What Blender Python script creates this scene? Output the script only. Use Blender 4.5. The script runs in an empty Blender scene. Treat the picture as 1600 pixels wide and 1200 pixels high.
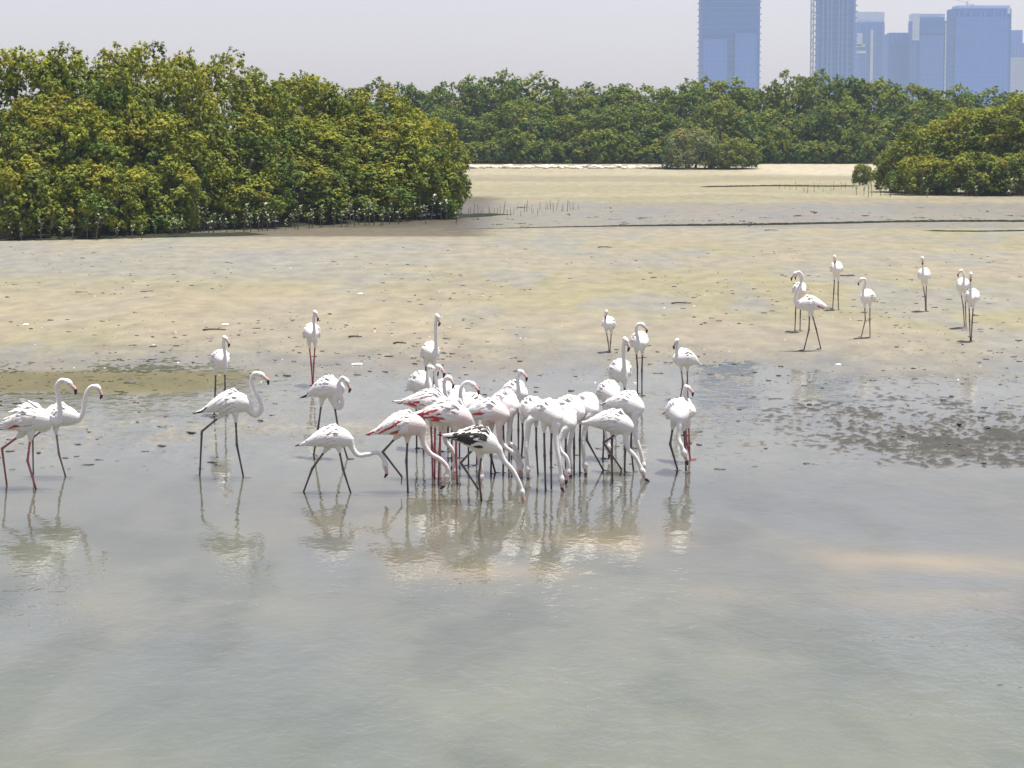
import bpy, bmesh, math, random
import numpy as np
from mathutils import Vector, Matrix, Quaternion

# ------------------------------------------------------------------ camera, sky, sun, exposure
scene = bpy.context.scene
COL = scene.collection
FPX = 4000.0                      # focal length in photo pixels (photo 1600 wide)
CAMZ = 4.5
PITCH = math.atan(410.0 / FPX)
cam_d = bpy.data.cameras.new('camera'); cam_d.sensor_width = 36.0
cam_d.lens = 36.0 * FPX / 1600.0
cam_d.clip_start = 0.5; cam_d.clip_end = 9000
cam = bpy.data.objects.new('camera', cam_d); COL.objects.link(cam)
cam.location = (0, 0, CAMZ); cam.rotation_euler = (math.pi / 2 - PITCH, 0, 0)
scene.camera = cam

SUN_EL, SUN_AZ = math.radians(79), math.radians(62)     # azimuth from +Y towards +X
world = bpy.data.worlds.new('World'); scene.world = world; world.use_nodes = True
wn = world.node_tree; wn.nodes.clear()
w_out = wn.nodes.new('ShaderNodeOutputWorld'); w_bg = wn.nodes.new('ShaderNodeBackground')
w_sky = wn.nodes.new('ShaderNodeTexSky'); w_sky.sky_type = 'NISHITA'; w_sky.sun_disc = False
w_sky.sun_elevation = SUN_EL; w_sky.sun_rotation = SUN_AZ
w_sky.air_density = 1.0; w_sky.dust_density = 1.0; w_sky.ozone_density = 1.0; w_sky.altitude = 0
w_hsv = wn.nodes.new('ShaderNodeHueSaturation'); w_hsv.inputs['Saturation'].default_value = 0.5
w_tint = wn.nodes.new('ShaderNodeMix'); w_tint.data_type = 'RGBA'; w_tint.blend_type = 'MULTIPLY'
w_tint.inputs[0].default_value = 1.0; w_tint.inputs[7].default_value = (1.12, 0.955, 0.985, 1)
w_bg.inputs['Strength'].default_value = 0.094
wn.links.new(w_sky.outputs[0], w_hsv.inputs['Color']); wn.links.new(w_hsv.outputs[0], w_tint.inputs[6])
wn.links.new(w_tint.outputs[2], w_bg.inputs[0]); wn.links.new(w_bg.outputs[0], w_out.inputs[0])

sun_d = bpy.data.lights.new('sun', 'SUN'); sun_d.energy = 5.0; sun_d.angle = math.radians(0.6)
sun_d.color = (1.0, 0.955, 0.88)
sun = bpy.data.objects.new('sun', sun_d); COL.objects.link(sun); sun.location = (0, 0, 60)
sdir = Vector((math.sin(SUN_AZ) * math.cos(SUN_EL), math.cos(SUN_AZ) * math.cos(SUN_EL), math.sin(SUN_EL)))
sun.rotation_euler = sdir.to_track_quat('Z', 'Y').to_euler()
scene.view_settings.view_transform = 'Standard'; scene.view_settings.look = 'None'
scene.view_settings.gamma = 1.0; scene.view_settings.exposure = 0.52
scene.view_settings.use_curve_mapping = False
scene.cycles.use_denoising = True
scene.cycles.max_bounces = 5; scene.cycles.diffuse_bounces = 2; scene.cycles.glossy_bounces = 3
scene.cycles.transmission_bounces = 4; scene.cycles.transparent_max_bounces = 12
scene.cycles.volume_bounces = 1; scene.cycles.caustics_reflective = False; scene.cycles.caustics_refractive = False

rng = np.random.default_rng(11); random.seed(5)

# ------------------------------------------------------------------ helpers
CF = Vector((0, math.cos(PITCH), -math.sin(PITCH))); CU = Vector((0, math.sin(PITCH), math.cos(PITCH)))
def ray(px, py): return CF + Vector((1, 0, 0)) * ((px - 800) / FPX) + CU * ((600 - py) / FPX)
def at(px, py, Y):
    d = ray(px, py); t = Y / d.y
    return Vector((d.x * t, Y, CAMZ + d.z * t))
def ground_y(py, z=0.0):
    d = ray(800, py); return d.y * (z - CAMZ) / d.z
def tag(o, label=None, cat=None, group=None, kind=None):
    if label: o['label'] = label
    if cat: o['category'] = cat
    if group: o['group'] = group
    if kind: o['kind'] = kind
    return o
def link(name, me, parent=None, loc=None):
    o = bpy.data.objects.new(name, me); COL.objects.link(o)
    if parent is not None: o.parent = parent
    if loc is not None: o.location = loc
    return o
def sstep(a, b, x):
    t = np.clip((x - a) / (b - a), 0, 1); return t * t * (3 - 2 * t)

# vectorised gradient noise
_perm = np.random.default_rng(3).permutation(512)
def _grad(ix, iy):
    h = _perm[(ix + _perm[iy & 511]) & 511]
    a = h * (2 * math.pi / 512.0) * 7.0
    return np.cos(a), np.sin(a)
def perlin(x, y):
    x = np.asarray(x, float); y = np.asarray(y, float)
    x0 = np.floor(x).astype(int); y0 = np.floor(y).astype(int); fx = x - x0; fy = y - y0
    u = fx * fx * fx * (fx * (fx * 6 - 15) + 10); v = fy * fy * fy * (fy * (fy * 6 - 15) + 10)
    def d(i, j):
        gx, gy = _grad(x0 + i, y0 + j); return gx * (fx - i) + gy * (fy - j)
    a = d(0, 0) * (1 - u) + d(1, 0) * u; b = d(0, 1) * (1 - u) + d(1, 1) * u
    return (a * (1 - v) + b * v) * 1.5
def fbm(x, y, o=4):
    s = 0; amp = .5; f = 1.0
    for k in range(o):
        s = s + amp * perlin(x * f + 17.3 * k, y * f - 9.1 * k); amp *= .5; f *= 2.03
    return s

class NT:
    def __init__(self, name):
        self.m = bpy.data.materials.new(name); self.m.use_nodes = True
        self.t = self.m.node_tree; self.t.nodes.clear()
        self.out = self.n('ShaderNodeOutputMaterial')
    def n(self, typ, **kw):
        nd = self.t.nodes.new(typ)
        for k, v in kw.items(): setattr(nd, k, v)
        return nd
    def l(self, a, b): self.t.links.new(a, b)
    def val(self, sock, v):
        if hasattr(v, 'links') or isinstance(v, bpy.types.NodeSocket): self.l(v, sock)
        else: sock.default_value = v
    def mix(self, fac, a, b, blend='MIX'):
        nd = self.n('ShaderNodeMix', data_type='RGBA', blend_type=blend)
        self.val(nd.inputs[0], fac); self.val(nd.inputs[6], a); self.val(nd.inputs[7], b)
        return nd.outputs[2]
    def math(self, op, a, b=0.0, clamp=False):
        nd = self.n('ShaderNodeMath', operation=op, use_clamp=clamp)
        self.val(nd.inputs[0], a); self.val(nd.inputs[1], b); return nd.outputs[0]
    def ramp(self, fac, a, b):
        nd = self.n('ShaderNodeMapRange'); self.val(nd.inputs[0], fac)
        nd.inputs[1].default_value = a; nd.inputs[2].default_value = b; return nd.outputs[0]
    def coord(self, scale=(1, 1, 1), which='Object'):
        tc = self.n('ShaderNodeTexCoord'); mp = self.n('ShaderNodeMapping')
        self.l(tc.outputs[which], mp.inputs[0]); mp.inputs['Scale'].default_value = scale
        return mp.outputs[0]
    def noise(self, vec, scale, detail=3.0, rough=0.55, dist=0.0):
        nd = self.n('ShaderNodeTexNoise'); self.l(vec, nd.inputs['Vector'])
        nd.inputs['Scale'].default_value = scale; nd.inputs['Detail'].default_value = detail
        nd.inputs['Roughness'].default_value = rough; nd.inputs['Distortion'].default_value = dist
        return nd.outputs[0]
    def attr(self, name):
        nd = self.n('ShaderNodeAttribute', attribute_name=name); return nd
    def principled(self, col, rough=.6, spec=.5, **kw):
        p = self.n('ShaderNodeBsdfPrincipled')
        self.val(p.inputs['Base Color'], col); self.val(p.inputs['Roughness'], rough)
        self.val(p.inputs['Specular IOR Level'], spec)
        for k, v in kw.items(): self.val(p.inputs[k], v)
        return p
    def bump(self, h, dist, strength=1.0):
        b = self.n('ShaderNodeBump'); b.inputs['Distance'].default_value = dist
        b.inputs['Strength'].default_value = strength; self.l(h, b.inputs['Height']); return b.outputs[0]
    def done(self, sh, vol=None):
        self.l(sh, self.out.inputs['Surface']); return self.m
def rgba(c): return (c[0], c[1], c[2], 1)

def np_mesh(name, verts, faces, mat=None, attrs=None, smooth=False, mats=None, mat_idx=None):
    """verts (n,3), faces (m,k) with constant k"""
    me = bpy.data.meshes.new(name); n = len(verts); m, k = faces.shape
    me.vertices.add(n); me.vertices.foreach_set('co', np.asarray(verts, np.float32).ravel())
    me.loops.add(m * k); me.loops.foreach_set('vertex_index', faces.astype(np.int32).ravel())
    me.polygons.add(m); me.polygons.foreach_set('loop_start', np.arange(0, m * k, k, dtype=np.int32))
    if smooth: me.polygons.foreach_set('use_smooth', np.ones(m, bool))
    if mat: me.materials.append(mat)
    for mm in (mats or []): me.materials.append(mm)
    if mat_idx is not None: me.polygons.foreach_set('material_index', np.asarray(mat_idx, np.int32))
    for an, (typ, data) in (attrs or {}).items():
        a = me.attributes.new(an, typ, 'POINT')
        a.data.foreach_set('color' if typ == 'FLOAT_COLOR' else 'value', np.asarray(data, np.float32).ravel())
    me.update(); me.validate(); return me

# ------------------------------------------------------------------ materials of the setting
def mat_ground():
    t = NT('mud_and_sand'); v = t.coord()
    col = t.attr('mud').outputs['Color']; wet = t.attr('wet').outputs['Fac']
    n1 = t.noise(t.coord((1, .35, 1)), 1.7, 5, .62); n2 = t.noise(v, 11.0, 4, .6); n3 = t.noise(t.coord((.25, .12, 1)), 1.0, 3)
    a = t.mix(t.ramp(n1, .3, .7), (.78, .78, .78, 1), (1.16, 1.15, 1.12, 1))
    c = t.mix(1.0, col, a, 'MULTIPLY')
    c = t.mix(1.0, c, t.mix(t.ramp(n3, .3, .7), (.93, .93, .97, 1), (1.06, 1.04, .98, 1)), 'MULTIPLY')
    c = t.mix(t.ramp(n2, .62, .74), c, (.30, .28, .23, 1)) if False else c
    speck = t.ramp(t.noise(t.coord((1, .4, 1)), 5.0, 6, .75), .60, .68)
    c = t.mix(t.math('MULTIPLY', speck, .45), c, t.mix(1.0, c, (.42, .41, .40, 1), 'MULTIPLY'))
    c = t.mix(wet, c, t.mix(1.0, c, (.80, .80, .82, 1), 'MULTIPLY'))
    rough = t.ramp(wet, 0, 1); mr = t.t.nodes[-1]; mr.inputs[3].default_value = .95; mr.inputs[4].default_value = .42
    p = t.principled(c, rough, .35)
    t.l(t.bump(t.math('ADD', n1, t.math('MULTIPLY', n2, .4)), .03, .5), p.inputs['Normal'])
    return t.done(p.outputs[0])
def mat_water():
    t = NT('shallow_water'); tu = t.attr('turb').outputs['Fac']; tc = t.attr('tint').outputs['Color']
    r1 = t.noise(t.coord((1.0, .55, 1)), 3.2, 3, .55, .3); r2 = t.noise(t.coord((1.0, .6, 1)), 13.0, 2, .5)
    calm = t.ramp(t.noise(t.coord((.10, .05, 1)), 1.0, 2), .35, .65)
    hgt = t.math('MULTIPLY', t.math('ADD', r1, t.math('MULTIPLY', r2, .22)), t.math('ADD', .35, t.math('MULTIPLY', calm, .65)))
    hgt = t.math('MULTIPLY', hgt, t.attr('rip').outputs['Fac'])
    nrm = t.bump(hgt, 1.0, 1.0)
    nz = t.noise(t.coord((.5, .2, 1)), 1.2, 4, .6)
    c = t.mix(1.0, t.mix(1.0, tc, (.49, .48, .43, 1), 'MULTIPLY'), t.mix(t.ramp(nz, .3, .7), (.80, .82, .86, 1), (1.16, 1.14, 1.07, 1)), 'MULTIPLY')
    dif = t.n('ShaderNodeBsdfDiffuse'); t.l(c, dif.inputs[0])
    tr = t.n('ShaderNodeBsdfTransparent'); tr.inputs[0].default_value = (.93, .95, .93, 1)
    body = t.n('ShaderNodeMixShader'); t.l(tu, body.inputs[0]); t.l(tr.outputs[0], body.inputs[1]); t.l(dif.outputs[0], body.inputs[2])
    gl = t.n('ShaderNodeBsdfGlossy'); gl.inputs['Roughness'].default_value = .02; t.l(nrm, gl.inputs['Normal'])
    fr = t.n('ShaderNodeFresnel'); fr.inputs[0].default_value = 1.33; t.l(nrm, fr.inputs['Normal'])
    m = t.n('ShaderNodeMixShader'); t.l(fr.outputs[0], m.inputs[0])
    t.l(body.outputs[0], m.inputs[1]); t.l(gl.outputs[0], m.inputs[2])
    return t.done(m.outputs[0])
def mat_leaf(name, tint=(1, 1, 1)):
    t = NT(name); c = t.attr('leaf').outputs['Color']
    oi = t.n('ShaderNodeObjectInfo')
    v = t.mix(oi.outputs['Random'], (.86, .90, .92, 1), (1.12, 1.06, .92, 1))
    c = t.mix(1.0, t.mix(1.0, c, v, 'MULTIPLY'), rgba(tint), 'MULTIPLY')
    p = t.principled(c, .6, .15)
    tl = t.n('ShaderNodeBsdfTranslucent'); t.l(t.mix(1.0, c, (1.1, 1.25, .55, 1), 'MULTIPLY'), tl.inputs[0])
    m = t.n('ShaderNodeMixShader'); m.inputs[0].default_value = .20
    t.l(p.outputs[0], m.inputs[1]); t.l(tl.outputs[0], m.inputs[2]); return t.done(m.outputs[0])
def mat_plain(name, col, rough=.8, var=.25, scale=6.0, bump=.01, spec=.3, stretch=(1, 1, 1)):
    t = NT(name); n = t.noise(t.coord(stretch), scale, 4, .6)
    c = t.mix(t.ramp(n, .3, .7), rgba([x * (1 - var) for x in col]), rgba([min(1, x * (1 + var)) for x in col]))
    p = t.principled(c, rough, spec)
    if bump: t.l(t.bump(n, bump, .6), p.inputs['Normal'])
    return t.done(p.outputs[0])

M_GROUND = mat_ground(); M_WATER = mat_water()
M_BARK = mat_plain('grey_bark', (.16, .135, .105), .9, .35, 9, .02, .2, (1, 1, .3))
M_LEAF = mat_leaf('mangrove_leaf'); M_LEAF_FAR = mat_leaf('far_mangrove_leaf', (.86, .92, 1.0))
M_ROCK = mat_plain('pale_rock', (.62, .58, .51), .9, .2, 4, .03)
M_MUD = mat_plain('dark_wet_mud', (.10, .098, .088), .5, .35, 20, .01, .5)
M_WRACK_SHADOW = mat_plain('dark_wrack_and_shadow', (.032, .036, .022), 1.0, .4, 8, 0, .02)
M_STICK = mat_plain('weathered_wood', (.09, .075, .055), .9, .3, 20, .005)
M_SHELL = mat_plain('bleached_feather', (.80, .79, .75), .7, .08, 20, 0)

# ------------------------------------------------------------------ ground and water
def height(x, y):
    D = y + 2.2 * fbm(x * .07, y * .05, 3) * sstep(12, 30, y) * (1 - sstep(85, 100, y) * .5)
    kx = [-15, 10, 18, 26, 31.0, 33.5, 40, 44, 47.2, 52, 70, 95, 103, 107, 110, 118, 135, 142, 150, 200, 222, 236, 260, 5000]
    ky = [-.5, -.22, -.13, -.075, -.035, -.011, -.005, -.0035, .003, .015, .03, .035, .03, .02, .004, .003, .004, .010, .03, .06, .12, .40, .7, .7]
    h = np.interp(D, kx, ky)
    film = sstep(31.2, 33.8, y) * (1 - sstep(44, 48, y))
    lump = fbm(x * 1.9, y * .95, 4); fine = fbm(x * 7.5 + 40, y * 3.6, 3); patch = sstep(-.15, .25, fbm(x * .55 + 3, y * .30 + 8, 3))
    right = sstep(2.6, 5.8, x + .8 * fbm(x * .3, y * .3 + 5, 2)) * sstep(32.6, 33.6, y + .5 * lump) * (1 - sstep(38, 42, y))
    left = (1 - sstep(-2.5, -.5, x)) * sstep(33.4, 34.5, y + .4 * lump) * (1 - sstep(37.5, 40, y))
    mid = sstep(34.5, 36, y) * (1 - sstep(41, 45, y))
    amp = .022 * mid + .075 * right + .040 * left
    h = h + film * amp * (.55 * lump + .95 * fine + .20 * patch - .06 + .16 * sstep(3.2, 6.5, x) * sstep(32.8, 33.8, y) * (1 - sstep(36.5, 39, y)))
    edge = sstep(42, 45, y) * (1 - sstep(49, 54, y)); h = h + edge * .011 * (fine + .6 * lump)
    dry = sstep(45, 50, y)
    h = h + dry * .010 * (fbm(x * .9, y * .5, 3) + .5 * fine) * (1 - sstep(140, 200, y))
    h = h + sstep(10, 20, y) * (1 - film) * (1 - dry) * .03 * fbm(x * .35, y * .22 + 3, 3)
    pool = (1 - sstep(-5.5, -4.2, x + .5 * lump)) * sstep(42.0, 42.8, y) * (1 - sstep(45.6, 46.4, y + .4 * lump))
    return h * (1 - pool) + pool * (.0015 + .004 * fine + .003 * lump)
def fan(D, u):
    Dg, ug = np.meshgrid(D, u, indexing='ij'); x = ug * (Dg + 30.0); return x, Dg
def grid_faces(nr, nc):
    i = np.arange(nr - 1)[:, None] * nc + np.arange(nc - 1)[None, :]
    i = i.ravel(); return np.stack([i, i + 1, i + nc + 1, i + nc], 1)
pys = np.concatenate([np.linspace(1260, 780, 110), np.linspace(778, 560, 330), np.linspace(558, 300, 200), np.linspace(299, 250, 60)])
D = np.array([ground_y(p) for p in pys]); D = D[D < 300]
D = np.concatenate([[-15, -5, 5, 10, 14], D, [320, 380, 500, 800, 1400, 2250]])
u = np.concatenate([np.linspace(-.6, -.17, 25)[:-1], np.linspace(-.17, .17, 560), np.linspace(.17, .6, 25)[1:]])
gx, gy = fan(D, u); gz = height(gx, gy)
V = np.stack([gx, gy, gz], -1).reshape(-1, 3)
def lerp(a, b, f): return a + (np.array(b) - a) * f[..., None]
def ground_colour(x, y, z):
    n = fbm(x * .12, y * .09, 4); m = fbm(x * .05 + 7, y * .035, 3); s = fbm(x * .35, y * .10 + 30, 4)
    c = np.zeros(x.shape + (3,)) + np.array([.47, .43, .345])
    c = lerp(c, [.46, .42, .28], sstep(-.05, .30, m + .25 * n) * sstep(48, 52, y) * .9)       # ochre film of algae
    c = lerp(c, [.50, .435, .345], sstep(.05, .32, s - .2 * m) * .75)                            # pinkish silt
    c = lerp(c, [.42, .41, .385], sstep(.02, .28, -s + .3 * n) * .8)                            # grey silt
    gl = sstep(68, 76, y + 3 * n) * (1 - sstep(86, 96, y)) * (1 - sstep(-6, 2, x + 4 * n))
    c = lerp(c, [.42, .415, .405], gl * .6)
    tanl = sstep(54, 58, y + 4 * n) * (1 - sstep(66, 70, y)) * (1 - sstep(-4, 2, x))
    c = lerp(c, [.52, .45, .34], tanl * .7)
    far = sstep(140, 150, y + 6 * n)
    band = .5 + .5 * np.sin(y * .21 + 2.2 * n)
    c = lerp(c, [.47, .42, .25], far * (.55 + .3 * band)); c = lerp(c, [.56, .50, .38], far * sstep(.6, .95, band) * .6)
    c = lerp(c, [.40, .36, .27], far * sstep(.75, 1, .5 + .5 * np.sin(y * .13 + 1 + 2 * n)) * .6)
    c = lerp(c, [.74, .66, .52], sstep(205, 222, y + 5 * n) * (.35 + .65 * sstep(18, 24, x)))
    # dark, waterlogged mud in the shallows; the clods stand out of the film
    film = sstep(31.5, 33.5, y) * (1 - sstep(43, 47, y))
    c = lerp(c, [.60, .57, .51], film * .85)
    c = lerp(c, [.44, .42, .375], film * sstep(-.001, .004, z)); c = lerp(c, [.115, .113, .108], film * sstep(-.001, .004, z) * sstep(1.5, 4.5, x + .5 * n))
    right = sstep(2.5, 6.5, x) * sstep(32.5, 33.5, y) * (1 - sstep(38, 41, y)); c = lerp(c, [.25, .25, .255], right * .5 * (1 - sstep(-.002, .007, z)))
    pool = (1 - sstep(-5.4, -4.0, x + .8 * s)) * sstep(41.6, 43.0, y + .6 * s) * (1 - sstep(45.6, 46.6, y + .5 * s))
    c = lerp(c, [.30, .25, .06], pool * .95)                                                  # olive algae mat
    deep = 1 - sstep(30, 33, y)
    sand = np.exp(-((y - 28.0 + 1.1 * fbm(x * .25, y * .3 + 9, 2) + .10 * x) / .9) ** 2) * sstep(-2.5, 0.5, x)
    c = lerp(c, [.40, .39, .34], deep * .9); c = lerp(c, [.60, .48, .33], deep * sand * .9)
    sh = (1 - sstep(-2, .2, x + .4 * n)) * sstep(99, 101, y + .5 * n) * (1 - sstep(150, 158, y)); c = lerp(c, [.16, .13, .09], sh * .85)  # shade beneath the left bank mangroves, painted dark into the ground colour
    return c * np.array([.50, .515, .49])
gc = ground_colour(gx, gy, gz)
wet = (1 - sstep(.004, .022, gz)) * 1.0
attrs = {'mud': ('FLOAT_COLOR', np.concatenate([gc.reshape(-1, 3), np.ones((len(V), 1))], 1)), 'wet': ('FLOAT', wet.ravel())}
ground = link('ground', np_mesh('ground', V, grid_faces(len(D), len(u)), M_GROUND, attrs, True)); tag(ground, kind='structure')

pw = np.concatenate([np.linspace(1260, 700, 160), np.linspace(697, 540, 120), np.linspace(537, 262, 120)])
Dw = np.concatenate([[-14, -5, 5, 10, 14], [ground_y(p) for p in pw]]); Dw = Dw[Dw < 225]
uw = np.concatenate([np.linspace(-.58, -.17, 12)[:-1], np.linspace(-.17, .17, 240), np.linspace(.17, .58, 12)[1:]])
wx, wy = fan(Dw, uw); wz = height(wx, wy); dep = np.clip(-wz, 0, 1)
turb = 1 - np.exp(-dep * 14.0)
wt = np.zeros(wx.shape + (3,)) + np.array([.375, .405, .36])
n_ = fbm(wx * .16, wy * .12 + 2, 4); n2_ = fbm(wx * .35 + 8, wy * .12, 3)
n3_ = fbm(wx * .9 + 3, wy * .38, 4); wt = lerp(wt, [.52, .48, .38], sstep(-.05, .3, n_) * .75); wt = lerp(wt, [.31, .36, .41], sstep(0.0, .3, n2_) * .7); wt = lerp(wt, [.25, .285, .25], sstep(-.02, .32, n3_) * .75)
wob = .5 * fbm(wx * .5, wy * .4 + 9, 3)
sand = np.exp(-((wy - 27.6 + .38 * wx + wob) / .62) ** 2) * sstep(-.4, 1.2, wx) * (1 - .5 * sstep(4.3, 6, wx)) + .8 * np.exp(-((wy - 25.4 - .3 * wx + wob) / .5) ** 2) * sstep(-1.6, -.4, wx) * (1 - sstep(.3, 1.2, wx)) + .5 * np.exp(-((wy - 24.4 + .15 * wx + wob) / .6) ** 2) * sstep(1.0, 2.5, wx)
sand = sand * sstep(-.45, .15, fbm(wx * .6, wy * .35 + 4, 3)); wt = lerp(wt, [.66, .565, .40], np.clip(sand, 0, 1)); wt = lerp(wt, [.32, .375, .315], (1 - sstep(18, 24, wy)) * .55)
stir = np.exp(-((wx + .35 + .5 * n2_) / 1.3) ** 2 - ((wy - 29.9 - .8 * n_) / 1.9) ** 2); wt = lerp(wt, [.50, .42, .27], stir * .4)
rip = .008 + .006 * sstep(38, 43, wy) + (.024 + .016 * np.clip(fbm(wx * .3, wy * .2, 3) * 2, -1, 1)) * (1 - sstep(21.5, 26.5, wy)) + .006 * sstep(2, 4, wx) * (1 - sstep(33, 35, wy))
VW = np.stack([wx, wy, np.zeros_like(wx)], -1).reshape(-1, 3)
water = link('water', np_mesh('water', VW, grid_faces(len(Dw), len(uw)), M_WATER,
      {'turb': ('FLOAT', turb.ravel()), 'rip': ('FLOAT', rip.ravel()), 'tint': ('FLOAT_COLOR', np.concatenate([wt.reshape(-1, 3), np.ones((len(VW), 1))], 1))}, True))
tag(water, kind='structure')
def ground_h(x, y): return float(height(np.array([x]), np.array([y]))[0])

# ------------------------------------------------------------------ generic tube / loft helpers
def tube_data(pts, rad, seg=8, cap=True, flat=None):
    """sweep a circle along pts; returns verts, faces(list)"""
    pts = [Vector(p) for p in pts]; V = []; F = []; n = len(pts)
    tan = [(pts[min(i + 1, n - 1)] - pts[max(i - 1, 0)]).normalized() for i in range(n)]
    ref = Vector((0, 0, 1)) if abs(tan[0].z) < .9 else Vector((1, 0, 0))
    a = tan[0].cross(ref).normalized()
    for i in range(n):
        a = (a - tan[i] * a.dot(tan[i])).normalized(); b = tan[i].cross(a)
        for k in range(seg):
            t = 2 * math.pi * k / seg
            V.append(pts[i] + (a * math.cos(t) + b * math.sin(t)) * rad[i])
    for i in range(n - 1):
        for k in range(seg):
            k2 = (k + 1) % seg
            F.append((i * seg + k, i * seg + k2, (i + 1) * seg + k2, (i + 1) * seg + k))
    if cap:
        V.append(pts[0]); V.append(pts[-1]); c0 = len(V) - 2; c1 = len(V) - 1
        for k in range(seg):
            k2 = (k + 1) % seg
            F.append((c0, k2, k)); F.append((c1, (n - 1) * seg + k, (n - 1) * seg + k2))
    return V, F
def merge(parts):
    V = []; F = []; I = []
    for j, p in enumerate(parts):
        v, f = p[0], p[1]; mi = p[2] if len(p) > 2 else 0; o = len(V)
        V += [tuple(x) for x in v]; F += [tuple(i + o for i in ff) for ff in f]; I += [mi] * len(f)
    return V, F, I
def mk_mesh(name, V, F, mats, I=None, smooth=True):
    me = bpy.data.meshes.new(name); me.from_pydata([tuple(v) for v in V], [], F)
    for m in mats: me.materials.append(m)
    if I: me.polygons.foreach_set('material_index', I)
    if smooth: me.polygons.foreach_set('use_smooth', [True] * len(F))
    me.update(); return me
def compact(V, F):
    use = sorted({i for f in F for i in f}); mp = {o: n for n, o in enumerate(use)}
    return [V[i] for i in use], [tuple(mp[i] for i in f) for f in F]
def catmull(P, per=8):
    P = [Vector(p) for p in P]; Q = [P[0] * 2 - P[1]] + P + [P[-1] * 2 - P[-2]]; out = []
    for i in range(1, len(Q) - 2):
        p0, p1, p2, p3 = Q[i - 1], Q[i], Q[i + 1], Q[i + 2]
        for k in range(per):
            t = k / per
            out.append(.5 * ((2 * p1) + (p2 - p0) * t + (2 * p0 - 5 * p1 + 4 * p2 - p3) * t * t + (3 * p1 - p0 - 3 * p2 + p3) * t ** 3))
    out.append(P[-1]); return out

# ------------------------------------------------------------------ towers on the skyline
def mat_glass(name, col, spec=.5, sx=.55, sz=.9):
    t = NT(name)
    w = t.n('ShaderNodeTexBrick'); w.offset = 0.0
    tc = t.n('ShaderNodeTexCoord'); sp = t.n('ShaderNodeSeparateXYZ'); cb = t.n('ShaderNodeCombineXYZ')
    t.l(tc.outputs['Object'], sp.inputs[0]); t.l(t.math('ADD', sp.outputs[0], sp.outputs[1]), cb.inputs[0]); t.l(sp.outputs[2], cb.inputs[1])
    t.l(cb.outputs[0], w.inputs[0]); w.inputs['Scale'].default_value = 1.0
    w.inputs['Brick Width'].default_value = 3.0; w.inputs['Row Height'].default_value = 3.6; w.inputs['Mortar Size'].default_value = .18
    w.inputs['Color1'].default_value = rgba(col); w.inputs['Color2'].default_value = rgba([c * .93 for c in col])
    w.inputs['Mortar'].default_value = rgba([min(1, c * 1.12 + .015) for c in col])
    p = t.principled(w.outputs[0], .7, .08); return t.done(p.outputs[0])
M_GLASS_A = mat_glass('haze_blue_glazing', (.012, .105, .44)); M_GLASS_B = mat_glass('haze_violet_glazing', (.06, .145, .53))  # blue of the distant haze is mixed into the tower colours
M_GLASS_C = mat_glass('pale_cladding', (.30, .33, .46)); M_SLAB = mat_plain('haze_blue_slab_edge', (.04, .14, .46), .8, .1, .2, 0)
M_FIN = mat_plain('haze_blue_fin', (.09, .19, .58), .7, .1, .2, 0); M_FRAME = mat_plain('pale_screen', (.50, .56, .68), .7, .1, .2, 0)
M_STEEL = mat_plain('crane_steel', (.28, .30, .36), .6, .1, .5, 0)
def box_mesh(name, sx, sy, sz, mat, z0=0):
    V = [(x * sx / 2, y * sy / 2, z0 + z * sz) for z in (0, 1) for y in (-1, 1) for x in (-1, 1)]
    F = [(0, 2, 3, 1), (4, 5, 7, 6), (0, 1, 5, 4), (2, 6, 7, 3), (0, 4, 6, 2), (1, 3, 7, 5)]
    return mk_mesh(name, V, F, [mat], None, False)
def tower(px0, px1, top, Y, label, glass, depth=None, slab=.25, fins=6, blocks=(), parapet=None, name='skyscraper'):
    k = FPX / Y; xc = ((px0 + px1) / 2 - 800) / k; w = (px1 - px0) / k; H = top if top > 300 else (190 - top) / k + CAMZ
    if top > 300: H = top - 200
    dp = depth or w * .9
    root = link(name, None, None, (xc, Y + dp / 2, .6)); tag(root, label, 'skyscraper')
    link('shaft', box_mesh('shaft', w, dp, H, glass), root)
    sm = box_mesh('floor_slab', w + 2 * slab, dp + 2 * slab, .7, M_SLAB)
    z = 12.0
    while z < H - 2:
        link('floor_slab', sm, root, (0, 0, z)); z += 3.6 if slab < .6 else 4.4
    fm = box_mesh('fin', .9, 1.0, H - 4, M_FIN, 2)
    for i in range(fins):
        fx = (-.5 + (i + .5 + .25 * math.sin(i * 2.3 + px0)) / fins) * w
        link('fin', fm, root, (fx, -dp / 2 - slab - .45, 0))
    for (a, b, t0, t1, mat) in blocks:            # proud blocks: photo x range, photo y range
        bw = (b - a) / k; z0 = max(0, (190 - t1) / k + CAMZ); z1 = (190 - t0) / k + CAMZ
        link('facade_block', box_mesh('facade_block', bw, 3.0, z1 - z0, mat), root, (((a + b) / 2 - 800) / k - xc, -dp / 2 - slab - 1.6, z0))
    if parapet:
        (a, b, t0, mat) = parapet; bw = (b - a) / k; z1 = (190 - t0) / k + CAMZ
        if z1 > H: link('roof_screen', box_mesh('roof_screen', bw, dp * .8, z1 - H - .05, mat), root, (((a + b) / 2 - 800) / k - xc, 0, H + .03))
    return root, k, xc, H, dp
TY = 1800
tower(1095, 1184, 395, TY, 'dark blue unfinished tower standing alone, leftmost on the skyline', M_GLASS_A, slab=.9, fins=0,
      blocks=((1096, 1133, 64, 190, M_GLASS_B), (1145, 1178, 55, 190, M_GLASS_B)))
t2 = tower(1276, 1332, 395, TY + 60, 'slim dark blue tower with a hoist mast at its left side', M_GLASS_A, slab=1.3, fins=7)
mast = t2[0]; k2 = t2[1]
mx = (1265 - 800) / k2 - t2[2]
Vm = []; parts = []
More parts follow.
